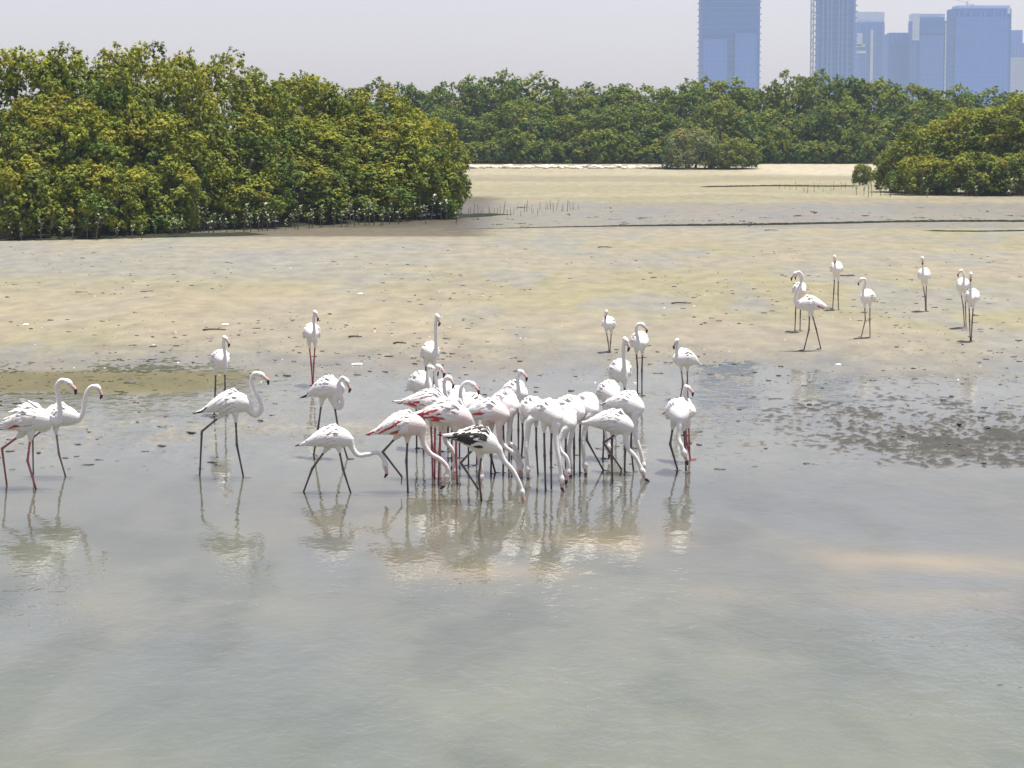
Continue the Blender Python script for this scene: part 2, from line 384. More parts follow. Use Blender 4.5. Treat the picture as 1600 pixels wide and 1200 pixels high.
for sx in (-.9, .9):
    parts.append(tube_data([(mx + sx, -t2[4] / 2, 0), (mx + sx, -t2[4] / 2, 195)], [.55, .55], 5))
zz = 0
while zz < 190:
    parts.append(tube_data([(mx - .9, -t2[4] / 2, zz), (mx + .9, -t2[4] / 2, zz + 5)], [.35, .35], 4)); zz += 5
    if int(zz) % 20 == 0: parts.append(tube_data([(mx, -t2[4] / 2, zz), (mx + 5.5, -t2[4] / 2, zz)], [.35, .35], 4))
Vm, Fm, _ = merge(parts); link('hoist_mast', mk_mesh('hoist_mast', Vm, Fm, [M_STEEL]), mast)
tower(1336, 1377, 38, TY + 240, 'pale violet tower behind the slim dark tower, boxed screen on its roof', M_GLASS_B, fins=5, parapet=(1334, 1377, 22, M_FRAME),
      blocks=((1334, 1342, 55, 75, M_FRAME), (1355, 1359, 50, 190, M_FRAME), (1334, 1346, 72, 76, M_FRAME), (1334, 1348, 82, 86, M_FRAME)))
tower(1383, 1428, 56, TY + 160, 'low violet-blue tower stepped beside the middle tower', M_GLASS_B, fins=5, parapet=(1386, 1426, 54, M_GLASS_B),
      blocks=((1388, 1426, 70, 190, M_GLASS_A),))
tower(1420, 1474, 36, TY + 140, 'middle blue tower with a pale frame round its upper storeys', M_GLASS_B, fins=6, parapet=(1420, 1471, 25, M_FRAME), depth=20,
      blocks=((1420, 1430, 25, 66, M_FRAME), (1431, 1468, 31, 56, M_GLASS_A), (1431, 1468, 58, 190, M_GLASS_B), (1470, 1475, 40, 190, M_FRAME)))
t5 = tower(1484, 1573, 17, TY + 20, 'broad blue tower with a small crane on its flat roof', M_GLASS_A, fins=8, parapet=(1491, 1572, 12, M_FRAME), depth=30,
      blocks=((1486, 1568, 30, 190, M_GLASS_B), (1566, 1570, 17, 25, M_FRAME)))
tower(1573, 1625, 70, TY + 300, 'stepped pale tower cut by the right edge of the picture', M_GLASS_B, fins=6, parapet=(1573, 1592, 50, M_GLASS_B),
      blocks=((1573, 1598, 92, 190, M_GLASS_C),))
# crane
ck = t5[1]; cb = Vector(((1508 - 800) / ck, TY + 30, (190 - 12) / ck + CAMZ + .6))
parts = [tube_data([cb, cb + Vector((0, 0, 4))], [.5, .4], 5), tube_data([cb + Vector((3, 0, .6)), cb + Vector((-1, 0, 2.2)), cb + Vector((-8, 0, 4.2))], [.35, .3, .15], 5),
         tube_data([cb + Vector((2.6, 0, .2)), cb + Vector((5, 0, 1.0))], [.7, .7], 5)]
Vc, Fc, _ = merge([(([v - cb for v in p[0]]), p[1]) for p in parts])
crane = link('roof_crane', mk_mesh('roof_crane', Vc, Fc, [M_STEEL]), None, cb); tag(crane, 'thin luffing crane on the roof of the broad blue tower', 'crane')

# ------------------------------------------------------------------ trees
def crown_mesh(name, seed, rx, ry, H, nl, per, leaf, mat, yellow=.5, z_low=.10):
    """a rounded crown: many leafy tufts set over an uneven dome that reaches almost to the mud"""
    r = np.random.default_rng(seed); P = []; N = []; C = []
    green = np.array([.098, .165, .028]); olive = np.array([.315, .325, .028]); brown = np.array([.265, .215, .026]); deep = np.array([.040, .080, .022])
    lobes = []; gold = math.pi * (3 - math.sqrt(5)); rr = .088 * (rx + ry)
    for i in range(nl):
        s = -.62 + 1.62 * (i + r.uniform(0, 1)) / nl; el = math.asin(max(-1, min(1, s))); az = i * gold + r.normal() * .25
        env = 1 + .13 * math.sin(2 * az + seed) * math.cos(el) + .09 * math.sin(4 * az + 2 * seed + 3 * el) + .07 * math.sin(7 * az + 5 * el + seed)
        f = r.uniform(.90, 1.06) if r.random() < .72 else r.uniform(.60, .85)
        ch = math.cos(el) ** .7 if el > 0 else 1.0 - .10 * abs(s)
        z = H * .38 + (s * .50 * H * f * (.88 + .12 * env) if s > 0 else s / .62 * (.38 - z_low) * H)
        if .05 < el < .80 and math.sin(3.0 * az + 1.7 * seed) * math.sin(4.2 * el + seed) + .3 * r.normal() > .78: continue      # open hollows between boughs
        lobes.append(np.array([math.cos(az) * ch * rx * f * env * .9, math.sin(az) * ch * ry * f * env * .9, z]))
    for c in lobes:
        rad = rr * r.uniform(.6, 1.35); n = int(per * r.uniform(.6, 1.25) * (rad / rr) ** 1.3)
        out = c - np.array([0, 0, H * .30]); out = out / (np.linalg.norm(out) + 1e-6)
        nt = max(8, n // 7); tuft = r.normal(size=(nt, 3)); tuft /= np.linalg.norm(tuft, axis=1)[:, None]
        tuft = tuft + out * .55; tuft[:, 2] += .22; tuft /= np.linalg.norm(tuft, axis=1)[:, None]
        pick = r.integers(0, nt, n); rl = rad * r.uniform(.55, 1.12, nt)
        d = tuft[pick] + r.normal(size=(n, 3)) * .6; d /= np.linalg.norm(d, axis=1)[:, None]
        pos = c + tuft[pick] * rl[pick][:, None] * np.array([1, 1, .9]) + d * leaf * r.uniform(.3, 1.9, n)[:, None]
        nr = tuft[pick] * .5 + d * .7 + r.normal(size=(n, 3)) * .35; nr[:, 2] += .35; nr /= np.linalg.norm(nr, axis=1)[:, None]
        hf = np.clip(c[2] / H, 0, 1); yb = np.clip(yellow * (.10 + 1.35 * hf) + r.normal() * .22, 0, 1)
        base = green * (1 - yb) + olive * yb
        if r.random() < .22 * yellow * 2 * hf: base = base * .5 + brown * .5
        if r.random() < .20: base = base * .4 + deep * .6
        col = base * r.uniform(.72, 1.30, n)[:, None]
        keep = pos[:, 2] > .12
        P.append(pos[keep]); N.append(nr[keep]); C.append(np.clip(col[keep], .008, 1))
    # thin sprigs standing out of the top
    for i in range(14):
        c = lobes[r.integers(int(len(lobes) * .55), len(lobes))]; h = rr * r.uniform(.9, 1.8); n = 22; t = r.uniform(.2, 1, n)
        dr = np.array([r.normal() * .3, r.normal() * .3, 1.0]); pos = c + dr * h * t[:, None] + r.normal(size=(n, 3)) * leaf * .7
        nr = r.normal(size=(n, 3)); nr[:, 2] += .3; nr /= np.linalg.norm(nr, axis=1)[:, None]
        P.append(pos); N.append(nr); C.append(np.tile((green + olive) * .5, (n, 1)) * r.uniform(.7, 1.2, n)[:, None])
    P = np.concatenate(P); N = np.concatenate(N); C = np.concatenate(C); n = len(P)
    a = np.cross(N, r.normal(size=(n, 3))); a /= np.linalg.norm(a, axis=1)[:, None] + 1e-9; b = np.cross(N, a)
    L = leaf * r.uniform(.7, 1.35, n)[:, None]; W = L * .50
    v = np.stack([P - a * L, P + b * W + N * L * .12, P + a * L, P - b * W + N * L * .12], 1).reshape(-1, 3)
    cc = np.repeat(np.concatenate([C, np.ones((n, 1))], 1), 4, 0)
    return np_mesh(name, v, np.arange(n * 4).reshape(-1, 4), mat, {'leaf': ('FLOAT_COLOR', cc)}), lobes
def trunk_mesh(name, seed, H, lobes, stems=3):
    r = random.Random(seed); parts = []
    for s in range(stems):
        ax = r.uniform(-.5, .5); ay = r.uniform(-.5, .5)
        p = [Vector((ax * .6, ay * .6, -.25)), Vector((ax, ay, H * .16)), Vector((ax * 1.8, ay * 1.8, H * .34)), Vector((ax * 2.6, ay * 2.6, H * .55))]
        parts.append(tube_data(catmull(p, 3), [.15 - .009 * i for i in range(10)], 6))
        for c in r.sample(lobes, min(6, len(lobes))):
            q = p[r.choice([1, 2])]; e = Vector(c); mid = q.lerp(e, .5) + Vector((0, 0, -.15 * r.random()))
            parts.append(tube_data(catmull([q, mid, e], 3), [.06 - .0065 * i for i in range(7)], 5))
    V, F, _ = merge(parts); return mk_mesh(name, V, F, [M_BARK])
PROTO = {}
def proto(key, seed, rx, ry, H, nl, per, leaf, mat, yellow, zl=.08):
    me, lobes = crown_mesh('crown', seed, rx, ry, H, nl, per, leaf, mat, yellow, zl)
    PROTO[key] = (me, trunk_mesh('trunk', seed, H, [tuple(l) for l in lobes]), rx, H)
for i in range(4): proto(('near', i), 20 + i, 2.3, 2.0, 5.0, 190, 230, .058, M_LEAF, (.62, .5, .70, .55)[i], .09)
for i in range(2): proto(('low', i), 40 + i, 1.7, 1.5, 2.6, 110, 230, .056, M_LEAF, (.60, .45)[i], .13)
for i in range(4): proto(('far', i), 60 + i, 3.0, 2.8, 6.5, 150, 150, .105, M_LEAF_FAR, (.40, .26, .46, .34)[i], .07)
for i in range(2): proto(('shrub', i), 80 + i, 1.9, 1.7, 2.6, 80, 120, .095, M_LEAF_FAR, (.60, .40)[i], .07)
M_LEAF_PALE = mat_leaf('grey_green_leaf', (1.9, 1.4, 3.6))
proto(('pale', 0), 91, 2.6, 2.4, 3.6, 110, 190, .08, M_LEAF_PALE, .10, .07)
ORD = ['first', 'second', 'third', 'fourth', 'fifth', 'sixth', 'seventh', 'eighth', 'ninth', 'tenth', 'eleventh', 'twelfth', 'thirteenth', 'fourteenth', 'fifteenth', 'sixteenth', 'seventeenth', 'eighteenth', 'nineteenth', 'twentieth']
def plant_tree(name, key, px, base_py, top_py, label, width=None, rot=0, group=None, dY=0, cat='tree'):
    """stands on the ground where the photo shows its foot; reaches the height the photo shows"""
    Y = ground_y(base_py, .02) + dY; crown, trunk, rx, H = PROTO[key]
    p = at(px, base_py, Y); z = ground_h(p.x, Y); h = at(px, top_py, Y).z - z
    w = (width / FPX * Y / 2) if width else rx * h / H
    root = link(name, None, None, (p.x, Y, z - .02)); root.rotation_euler.z = rot; root.scale = (w / rx / 1.05, w / rx / 1.05, h / H / .955)
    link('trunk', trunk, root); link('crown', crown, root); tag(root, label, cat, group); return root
G = 'mangroves of the near left bank'
LEFT = [  # key, px, base, top, width, dY, label
    (('near', 0), 30, 373.538, 72, 250, 6.5, 'tall olive mangrove at the left edge of the left bank, back row'),
    (('near', 1), 150, 370.857, 68, 250, 6.5, 'tall mangrove with yellowish rounded top, second in the left bank back row'),
    (('near', 2), 245, 365.182, 68, 230, 6.5, 'tallest mangrove of the left bank, feathery top against the sky'),
    (('near', 3), 355, 356.273, 84, 230, 6.5, 'tall mangrove right of the dip in the left bank skyline'),
    (('near', 0), 470, 348.429, 114, 220, 6.5, 'green mangrove on the descending skyline of the left bank'),
    (('near', 1), 560, 345, 130, 220, 6.5, 'mangrove below the far rounded tree tops, left bank back row'),
    (('near', 2), 640, 341.444, 170, 190, 6.5, 'last back row mangrove at the sloping right end of the left bank'),
    (('near', 3), 95, 372.538, 147, 250, 3.2, 'dense olive mangrove in the middle tier at far left'),
    (('near', 2), 225, 366.571, 164, 240, 3.2, 'brown tinged mangrove in the middle tier of the left bank'),
    (('near', 1), 345, 357, 170, 220, 3.2, 'dark gapped mangrove in the middle tier, centre of the left bank'),
    (('near', 0), 460, 348.81, 180, 230, 3.2, 'ochre topped mangrove in the middle tier, right of centre of left bank'),
    (('near', 3), 580, 344.111, 178, 230, 3.2, 'yellow green mangrove in the middle tier near right end of left bank'),
    (('low', 0), 20, 373.692, 245, 190, 0.8, 'low leafy mangrove at the water edge in the bottom left bank corner'),
    (('low', 1), 130, 372, 255, 190, 0.8, 'second low mangrove along the shaded foot of the left bank'),
    (('low', 0), 235, 366, 248, 190, 0.8, 'third low mangrove along the shaded foot of the left bank'),
    (('low', 1), 345, 357, 262, 190, 0.8, 'fourth low mangrove along the foot of left bank, above brown water'),
    (('low', 0), 455, 349, 250, 190, 0.8, 'fifth low mangrove along the foot of left bank, behind pale shoots'),
    (('low', 1), 560, 345, 255, 190, 0.8, 'sixth low mangrove along the foot of left bank, behind pale shoots'),
    (('low', 0), 642, 341.356, 228, 160, 0.8, 'bright green low mangrove at the right tip of the left bank'),
    (('low', 1), 690, 339.4, 258, 70, 0.8, 'small dark bush ending the left bank beside open flats'),
    (('near', 3), -110, 376, 72, 240, 6.5, 'mangrove mostly outside the left edge of the picture'),
]
for i, (key, px, b, tp, w, dY, lab) in enumerate(LEFT):
    plant_tree('mangrove_tree', key, px, b, tp, lab, w, 1.7 * i + .4, G, dY)
G = 'mangroves of the far wood'
sky_x = [545, 610, 660, 715, 775, 835, 895, 950, 1005, 1065, 1120, 1180, 1240, 1300, 1360, 1420, 1480, 1540, 1600, 1660]
sky_t = [150, 126, 148, 125, 112, 118, 138, 128, 134, 128, 122, 134, 112, 114, 124, 130, 134, 140, 142, 140]
for i, (px, tp) in enumerate(zip(sky_x, sky_t)):
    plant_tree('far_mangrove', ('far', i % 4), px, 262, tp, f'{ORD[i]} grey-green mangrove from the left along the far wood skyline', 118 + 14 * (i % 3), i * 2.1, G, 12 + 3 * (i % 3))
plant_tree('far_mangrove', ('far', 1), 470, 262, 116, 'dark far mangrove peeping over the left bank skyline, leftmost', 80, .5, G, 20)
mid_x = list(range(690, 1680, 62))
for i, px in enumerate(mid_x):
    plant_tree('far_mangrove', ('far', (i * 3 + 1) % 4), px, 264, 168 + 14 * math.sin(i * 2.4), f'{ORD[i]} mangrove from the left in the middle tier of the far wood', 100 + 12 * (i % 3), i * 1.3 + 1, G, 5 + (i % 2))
G = 'shrubs along the foot of the far wood'
fx = list(range(735, 1420, 40))
for i, px in enumerate(fx):
    plant_tree('shore_shrub', ('shrub', i % 2), px + 6 * math.sin(i * 5), 264, 214 + 12 * math.sin(i * 1.9 + 1), f'{ORD[i]} low shrub from the left along the far wood foot', 62 + 10 * (i % 3), i * 1.1, G, 1.5, 'shrub')
plant_tree('rounded_bush', ('pale', 0), 1080, 268, 203, 'rounded grey-green bush standing on the far sand shore', 98, 2.0, None, -1.0, 'bush')
plant_tree('rounded_bush', ('low', 0), 1142, 268, 218, 'yellow-green bush right beside the rounded grey-green shore bush', 86, .6, None, -1.5, 'bush')
G = 'mangroves of the right clump'
for key, px, b, tp, w, dY, lab in [
    (('near', 2), 1610, 306, 146, 200, 4.3, 'tall golden mangrove at the right edge of the picture'),
    (('near', 0), 1530, 305, 166, 170, 3.8, 'golden topped mangrove in the middle of the right clump'),
    (('near', 1), 1450, 304, 193, 150, 3.3, 'yellowish mangrove on the left slope of the right clump'),
    (('low', 0), 1400, 302, 238, 90, 2.4, 'small mangrove at the left end of the right clump'),
    (('low', 1), 1440, 306, 245, 110, 1.8, 'low dark mangrove at the foot of the right clump, left one'),
    (('low', 0), 1520, 307, 240, 120, 1.8, 'low dark mangrove at the foot of the right clump, middle one'),
    (('low', 1), 1595, 307, 238, 120, 1.8, 'low dark mangrove at the foot of the right clump, right one'),
    (('low', 1), 1347, 291, 256, 32, 1.6, 'little separate bush standing just left of the right clump')]:
    plant_tree('mangrove_tree', key, px, b, tp, lab, w, px * .01, G, dY)

# ------------------------------------------------------------------ shoots, rocks, wrack, flotsam
def shoot_mesh(name, seed, h, nleaf, leaf, bare=False):
    r = np.random.default_rng(seed); parts = []
    lean = r.normal(size=2) * .06 * h
    pts = [(0, 0, -.1), (lean[0] * .4, lean[1] * .4, h * .5), (lean[0], lean[1], h)]
    v, f = tube_data(pts, [.022, .018, .01], 5); parts.append((v, f, 0))
    for i in range(nleaf):
        t = r.uniform(.35, 1.05); p = Vector((lean[0] * t, lean[1] * t, h * t)); az = r.uniform(0, 6.28); up = r.uniform(.1, .9)
        d = Vector((math.cos(az), math.sin(az), up)).normalized(); s = d.cross(Vector((0, 0, 1))).normalized(); L = leaf * r.uniform(.7, 1.3)
        parts.append(([p, p + d * L * .5 + s * L * .26, p + d * L, p + d * L * .5 - s * L * .26], [(0, 1, 2, 3)], 1))
    V, F, I = merge(parts); return mk_mesh(name, V, F, [M_BARK, M_SHOOT], I, False)
def mat_shoot():
    t = NT('pale_shoot_leaf'); n = t.noise(t.coord(), 5, 2)
    c = t.mix(n, (.15, .20, .08, 1), (.33, .38, .22, 1)); p = t.principled(c, .45, .5); return t.done(p.outputs[0])
M_SHOOT = mat_shoot()
SH = [shoot_mesh('mangrove_shoot', i, .55 + .15 * i, 22, .16) for i in range(4)]
ST = [shoot_mesh('mangrove_shoot', 10 + i, .5 + .12 * i, 5, .10) for i in range(4)]
def shoots(n, x0, x1, yfun, meshes, label, group, smin=.7, smax=1.25):
    for i in range(n):
        px = x0 + (x1 - x0) * (i + random.uniform(.1, .9)) / n; py = yfun(px) + random.uniform(-5, 3)
        Y = ground_y(py, .02); p = at(px, py, Y); o = link('mangrove_shoot', meshes[i % len(meshes)], None, (p.x, Y, ground_h(p.x, Y)))
        o.rotation_euler.z = random.uniform(0, 6.28); s = random.uniform(smin, smax); o.scale = (s, s, s); tag(o, label, 'seedling', group)
shoots(62, 265, 722, lambda x: float(np.interp(x, [235, 345, 455, 560, 650, 730], [372, 364, 356, 351, 347, 343])), SH, 'pale leafed mangrove seedling in front of the shaded left bank foot', 'seedlings along the left bank')
shoots(12, 5, 250, lambda x: 379 - x * .015, SH, 'scattered pale seedling in the dark shade at far left bank foot', 'seedlings in the far left shade', .6, 1.0)
shoots(30, 1335, 1600, lambda x: 306, SH, 'pale leafed mangrove seedling before the right mangrove clump', 'seedlings before the right clump', .7, 1.2)
shoots(34, 728, 905, lambda x: 338 - (x - 728) * .05, ST, 'thin bare mangrove shoot on the flats right of the left bank', 'thin shoots beside the left bank', .45, .8)
shoots(14, 1215, 1335, lambda x: 300, ST, 'thin upright shoot on the flats left of the right clump', 'thin shoots left of the right clump', .5, .9)
def rock_mesh(seed):
    bm = bmesh.new(); bmesh.ops.create_icosphere(bm, subdivisions=2, radius=1.0); r = random.Random(seed)
    for v in bm.verts:
        n = v.co.normalized(); v.co *= .8 + .25 * math.sin(3 * n.x + seed) * math.cos(2.6 * n.y + seed * 2) + .12 * r.random()
        v.co.z *= .6
    me = bpy.data.meshes.new('shore_rock'); bm.to_mesh(me); bm.free(); me.materials.append(M_ROCK); return me
RK = [rock_mesh(i) for i in range(4)]
for i in range(66):
    px = 728 + (1042 - 728) * (i + random.random()) / 66; Y = 232 + random.uniform(-1.5, 2.0); p = at(px, 266, Y)
    o = link('shore_rock', RK[i % 4], None, (p.x, Y, ground_h(p.x, Y) + .08)); s = random.uniform(.16, .42)
    o.scale = (s * random.uniform(1, 1.9), s, s * .9); o.rotation_euler = (random.uniform(-.2, .2), random.uniform(-.2, .2), random.uniform(0, 6.28))
    tag(o, 'white boulder in the row along the far shore below the wood', 'rock', 'white boulders along the far shore')
def wrack(name, pts, wid, hgt, label, taper=6):
    """a low irregular ribbon of weed or stand-in shadow lying on the flat"""
    V = []; F = []; n = len(pts); prof = [(-1, -.02), (-.8, .35), (-.3, 1), (.3, .9), (.8, .3), (1, -.02)]
    for i, p in enumerate(pts):
        e = min(1, i / taper, (n - 1 - i) / 6) ; s = (.85 + .3 * random.random()) * max(.08, e)
        zb = ground_h(p[0], p[1])
        for (a, b) in prof: V.append((p[0] + random.uniform(-.03, .03), p[1] + a * wid * s, zb + b * hgt * s))
    m = len(prof)
    for i in range(n - 1):
        for k in range(m - 1): F.append((i * m + k, (i + 1) * m + k, (i + 1) * m + k + 1, i * m + k + 1))
    c = Vector(pts[n // 2]); V = [(v[0] - c[0], v[1] - c[1], v[2]) for v in V]
    o = link(name, mk_mesh(name, V, F, [M_WRACK_SHADOW]), None, (c[0], c[1], 0)); tag(o, label, 'seaweed'); return o
def wpts(px0, px1, fy, n): 
    out = []
    for i in range(n):
        px = px0 + (px1 - px0) * i / (n - 1); Y = ground_y(fy(px), .02); p = at(px, fy(px), Y); out.append((p.x, Y))
    return out
wrack('wrack_or_shadow_line', wpts(690, 1680, lambda x: 359 - (x - 560) * .011 + 1.0 * math.sin(x * .012) - (2 if x > 1150 else 2 * max(0, (x - 900) / 250)), 260), .16, .085, 'long dark weed line lying right across the middle flats', 110)
wrack('wrack_or_shadow_line', wpts(1440, 1640, lambda x: 361.5 + .6 * math.sin(x * .03), 60), .2, .05, 'short thin weed line in front of the long one at right')
wrack('wrack_or_shadow_line', wpts(1090, 1345, lambda x: 292.5 - (x - 1090) * .004 + .5 * math.sin(x * .03), 80), .35, .09, 'dark weed line on the far flats left of the right clump')
wrack('wrack_or_shadow_line', wpts(1000, 1190, lambda x: 268.5, 40), 1.2, .12, 'dark ribbon standing in for the shadow of the rounded shore bushes')  # added dark ribbon plays the shadow under the two shore bushes
def bank(name, pts, wid, label):
    o = wrack(name, pts, wid, .10, label); return o
wrack('wrack_or_shadow_line', wpts(0, 420, lambda x: 376 - (x) * .022, 60), .9, .12, 'brown black wrack under the left bank at far left')
wrack('wrack_or_shadow_line', wpts(405, 800, lambda x: 354 - (x - 405) * .05, 60), 1.6, .12, 'dark mud wrack running from left bank tip onto the flats')
# clods scattered over the flats, too many to count
def clods():
    bm = bmesh.new(); bmesh.ops.create_icosphere(bm, subdivisions=1, radius=1.0); bv = np.array([v.co[:] for v in bm.verts]); bf = np.array([[v.index for v in f.verts] for f in bm.faces]); bm.free()
    V = []; F = []; n = 0
    for i in range(3200):
        py = random.uniform(385, 600) if i % 5 else random.uniform(600, 735); px = random.uniform(-60, 1660); Y = ground_y(py); p = at(px, py, Y)
        if perlin(np.array([p.x * .25 + 3]), np.array([p.y * .12]))[0] < -.12: continue
        s = .007 + .026 * random.random() ** 3.0; sx = s * random.uniform(1, 3.0); z = ground_h(p.x, Y)
        w = bv * (1 + .35 * rng.normal(size=(len(bv), 1))) * np.array([sx, s * 1.6, s * .62]) + np.array([p.x, Y, max(z, -.01) + s * .2])
        V.append(w); F.append(bf + n); n += len(bv)
    return np_mesh('mud_clods', np.concatenate(V), np.concatenate(F), M_MUD, None, False)
tag(link('mud_clods', clods()), 'small dark clods and casts strewn over the mudflat', 'mud clods', None, 'stuff')
def flecks():
    V = []; F = []; n = 0
    for i in range(60):
        py = random.uniform(390, 600); px = random.uniform(-20, 1620); Y = ground_y(py); p = at(px, py, Y); z = max(0.003, ground_h(p.x, Y)); s = random.uniform(.008, .02)
        a = random.uniform(0, 6.28); d = np.array([math.cos(a), math.sin(a), 0]) * s * 1.8; e = np.array([-math.sin(a), math.cos(a), 0]) * s * .7; c = np.array([p.x, Y, z + .004])
        top = c + np.array([0, 0, s * .8]); V.append(np.array([c - d, c - e, c + d, c + e, top])); F.append(np.array([[0, 1, 4], [1, 2, 4], [2, 3, 4], [3, 0, 4]]) + n); n += 5
    return np_mesh('shell_fragments', np.concatenate(V), np.concatenate(F), M_SHELL)
tag(link('shell_fragments', flecks()), 'tiny white shell fragments and down strewn over the mudflat', 'shells', None, 'stuff')
def feather_obj(px, py, L, label):
    Y = ground_y(py, .01); p = at(px, py, Y); z = max(ground_h(p.x, Y), 0) + .012; V = []; F = []
    for i in range(7):
        t = i / 6; w = L * .16 * math.sin(math.pi * min(1, .12 + t * .88)) + .003
        V += [((t - .5) * L, -w, .01 * math.sin(t * 3)), ((t - .5) * L, 0, .02 + .01 * math.sin(t * 3)), ((t - .5) * L, w, .01 * math.sin(t * 3))]
        if i: 
            a = (i - 1) * 3; F += [(a, a + 3, a + 4, a + 1), (a + 1, a + 4, a + 5, a + 2)]
    o = link('shed_feather', mk_mesh('shed_feather', V, F, [M_SHELL]), None, (p.x, Y, z)); o.rotation_euler.z = random.uniform(-.5, .5); tag(o, label, 'feather')
feather_obj(558, 570, .20, 'white feather lying at the shallow water edge right of centre-left birds')
feather_obj(563, 461, .13, 'white feather on the dry flats left of picture centre')
feather_obj(352, 509, .16, 'white feather on the flats above the small front-facing bird')
feather_obj(40, 509, .14, 'white feather on the flats at far left')
feather_obj(1310, 571, .10, 'white fleck of feather on the shallows under the right group')
def stick(px, py, L, label, rot=0.0):
    Y = ground_y(py, .01); p = at(px, py, Y); z = max(ground_h(p.x, Y), 0); r = random.Random(int(px))
    pts = [(-L / 2, 0, .02), (-L * .2, r.uniform(-.03, .03), .035), (L * .15, r.uniform(-.03, .03), .03), (L / 2, r.uniform(-.05, .05), .02)]
    pa = [tube_data(catmull(pts, 3), [.022 - .0012 * i for i in range(10)], 6), tube_data([(L * .1, 0, .03), (L * .25, .08, .06)], [.012, .005], 5)]
    V, F, _ = merge(pa); o = link('driftwood_stick', mk_mesh('driftwood_stick', V, F, [M_STICK]), None, (p.x, Y, z)); o.rotation_euler.z = rot; tag(o, label, 'stick')
stick(625, 538, .26, 'dark stick on the flats left of the upright centre bird', .1)
stick(335, 517, .5, 'long thin stick on the flats behind the small front-facing bird', .15)
stick(945, 388, .5, 'dark stick on the flats below the weed line, centre', -.1)
stick(1065, 476, .5, 'long dark stick on the flats between centre and right group', .1)
stick(1205, 361, .55, 'small dark stick just below the long weed line', 0)
stick(1320, 433, .6, 'thin stick lying behind the right group of birds', 0)
stick(555, 528, .28, 'short dark stick on the flats right of the second upright bird', .2)

# ------------------------------------------------------------------ flamingos
def mat_plumage(name, col, pink=.12):
    t = NT(name); v = t.coord(); n = t.noise(v, 7, 3); f = t.noise(t.coord((1, 1, 2.2)), 34, 3, .6)
    c = t.mix(t.ramp(n, .45, .8), rgba(col), rgba([col[0] * (1 - pink * .15), col[1] * (1 - pink), col[2] * (1 - pink * .95)]))
    p = t.principled(c, .75, .25); t.l(t.bump(f, .012, .5), p.inputs['Normal']); return t.done(p.outputs[0])
M_WHITE = mat_plumage('white_plumage', (.86, .855, .84), .05); M_ROSY = mat_plumage('rosy_plumage', (.85, .80, .77), .3)
M_CORAL = mat_plain('coral_covert', (.55, .075, .085), .7, .25, 25, 0); M_BLACK = mat_plain('black_flight_feather', (.022, .02, .02), .6, .3, 20, 0)
M_JUV = mat_plain('mottled_brown_feather', (.055, .05, .045), .8, .5, 30, 0)
M_LEG_DARK = mat_plain('dusky_leg', (.11, .092, .09), .5, .25, 25, 0, .5); M_LEG_PINK = mat_plain('rose_leg', (.42, .12, .15), .5, .25, 25, 0, .5)
M_LEG_GREY = mat_plain('grey_pink_leg', (.26, .19, .18), .5, .25, 25, 0, .5)
M_BILL = mat_plain('pink_bill', (.66, .42, .40), .4, .12, 30, 0, .5); M_TIP = mat_plain('black_bill_tip', (.015, .014, .014), .35, .2, 30, 0, .5)
M_EYE = mat_plain('dark_eye', (.02, .016, .012), .2, .1, 30, 0, .6)
BODY = [(-.38, -.085, .008, .018), (-.33, -.07, .028, .042), (-.25, -.043, .066, .074), (-.15, -.012, .108, .104), (-.04, .003, .140, .126),
        (.07, .005, .148, .130), (.16, -.004, .128, .114), (.225, -.014, .09, .082), (.265, -.02, .04, .04)]
def body_profile(x):
    xs = [b[0] for b in BODY]; return [float(np.interp(x, xs, [b[j] for b in BODY])) for j in (1, 2, 3)]
def body_data(seg=20):
    V = []; F = []; xs = np.linspace(-.38, .265, 22)
    for x in xs:
        zc, rz, ry = body_profile(x)
        for k in range(seg):
            a = 2 * math.pi * k / seg; V.append(Vector((x, ry * math.cos(a), zc + rz * math.sin(a) * (1.0 if math.sin(a) > 0 else .95))))
    n = len(xs)
    for i in range(n - 1):
        for k in range(seg):
            k2 = (k + 1) % seg; F.append((i * seg + k, (i + 1) * seg + k, (i + 1) * seg + k2, i * seg + k2))
    V.append(Vector((-.385, 0, -.085))); V.append(Vector((.275, 0, -.02))); a, b = len(V) - 2, len(V) - 1
    for k in range(seg):
        k2 = (k + 1) % seg; F.append((a, k, k2)); F.append((b, (n - 1) * seg + k2, (n - 1) * seg + k))
    return V, F
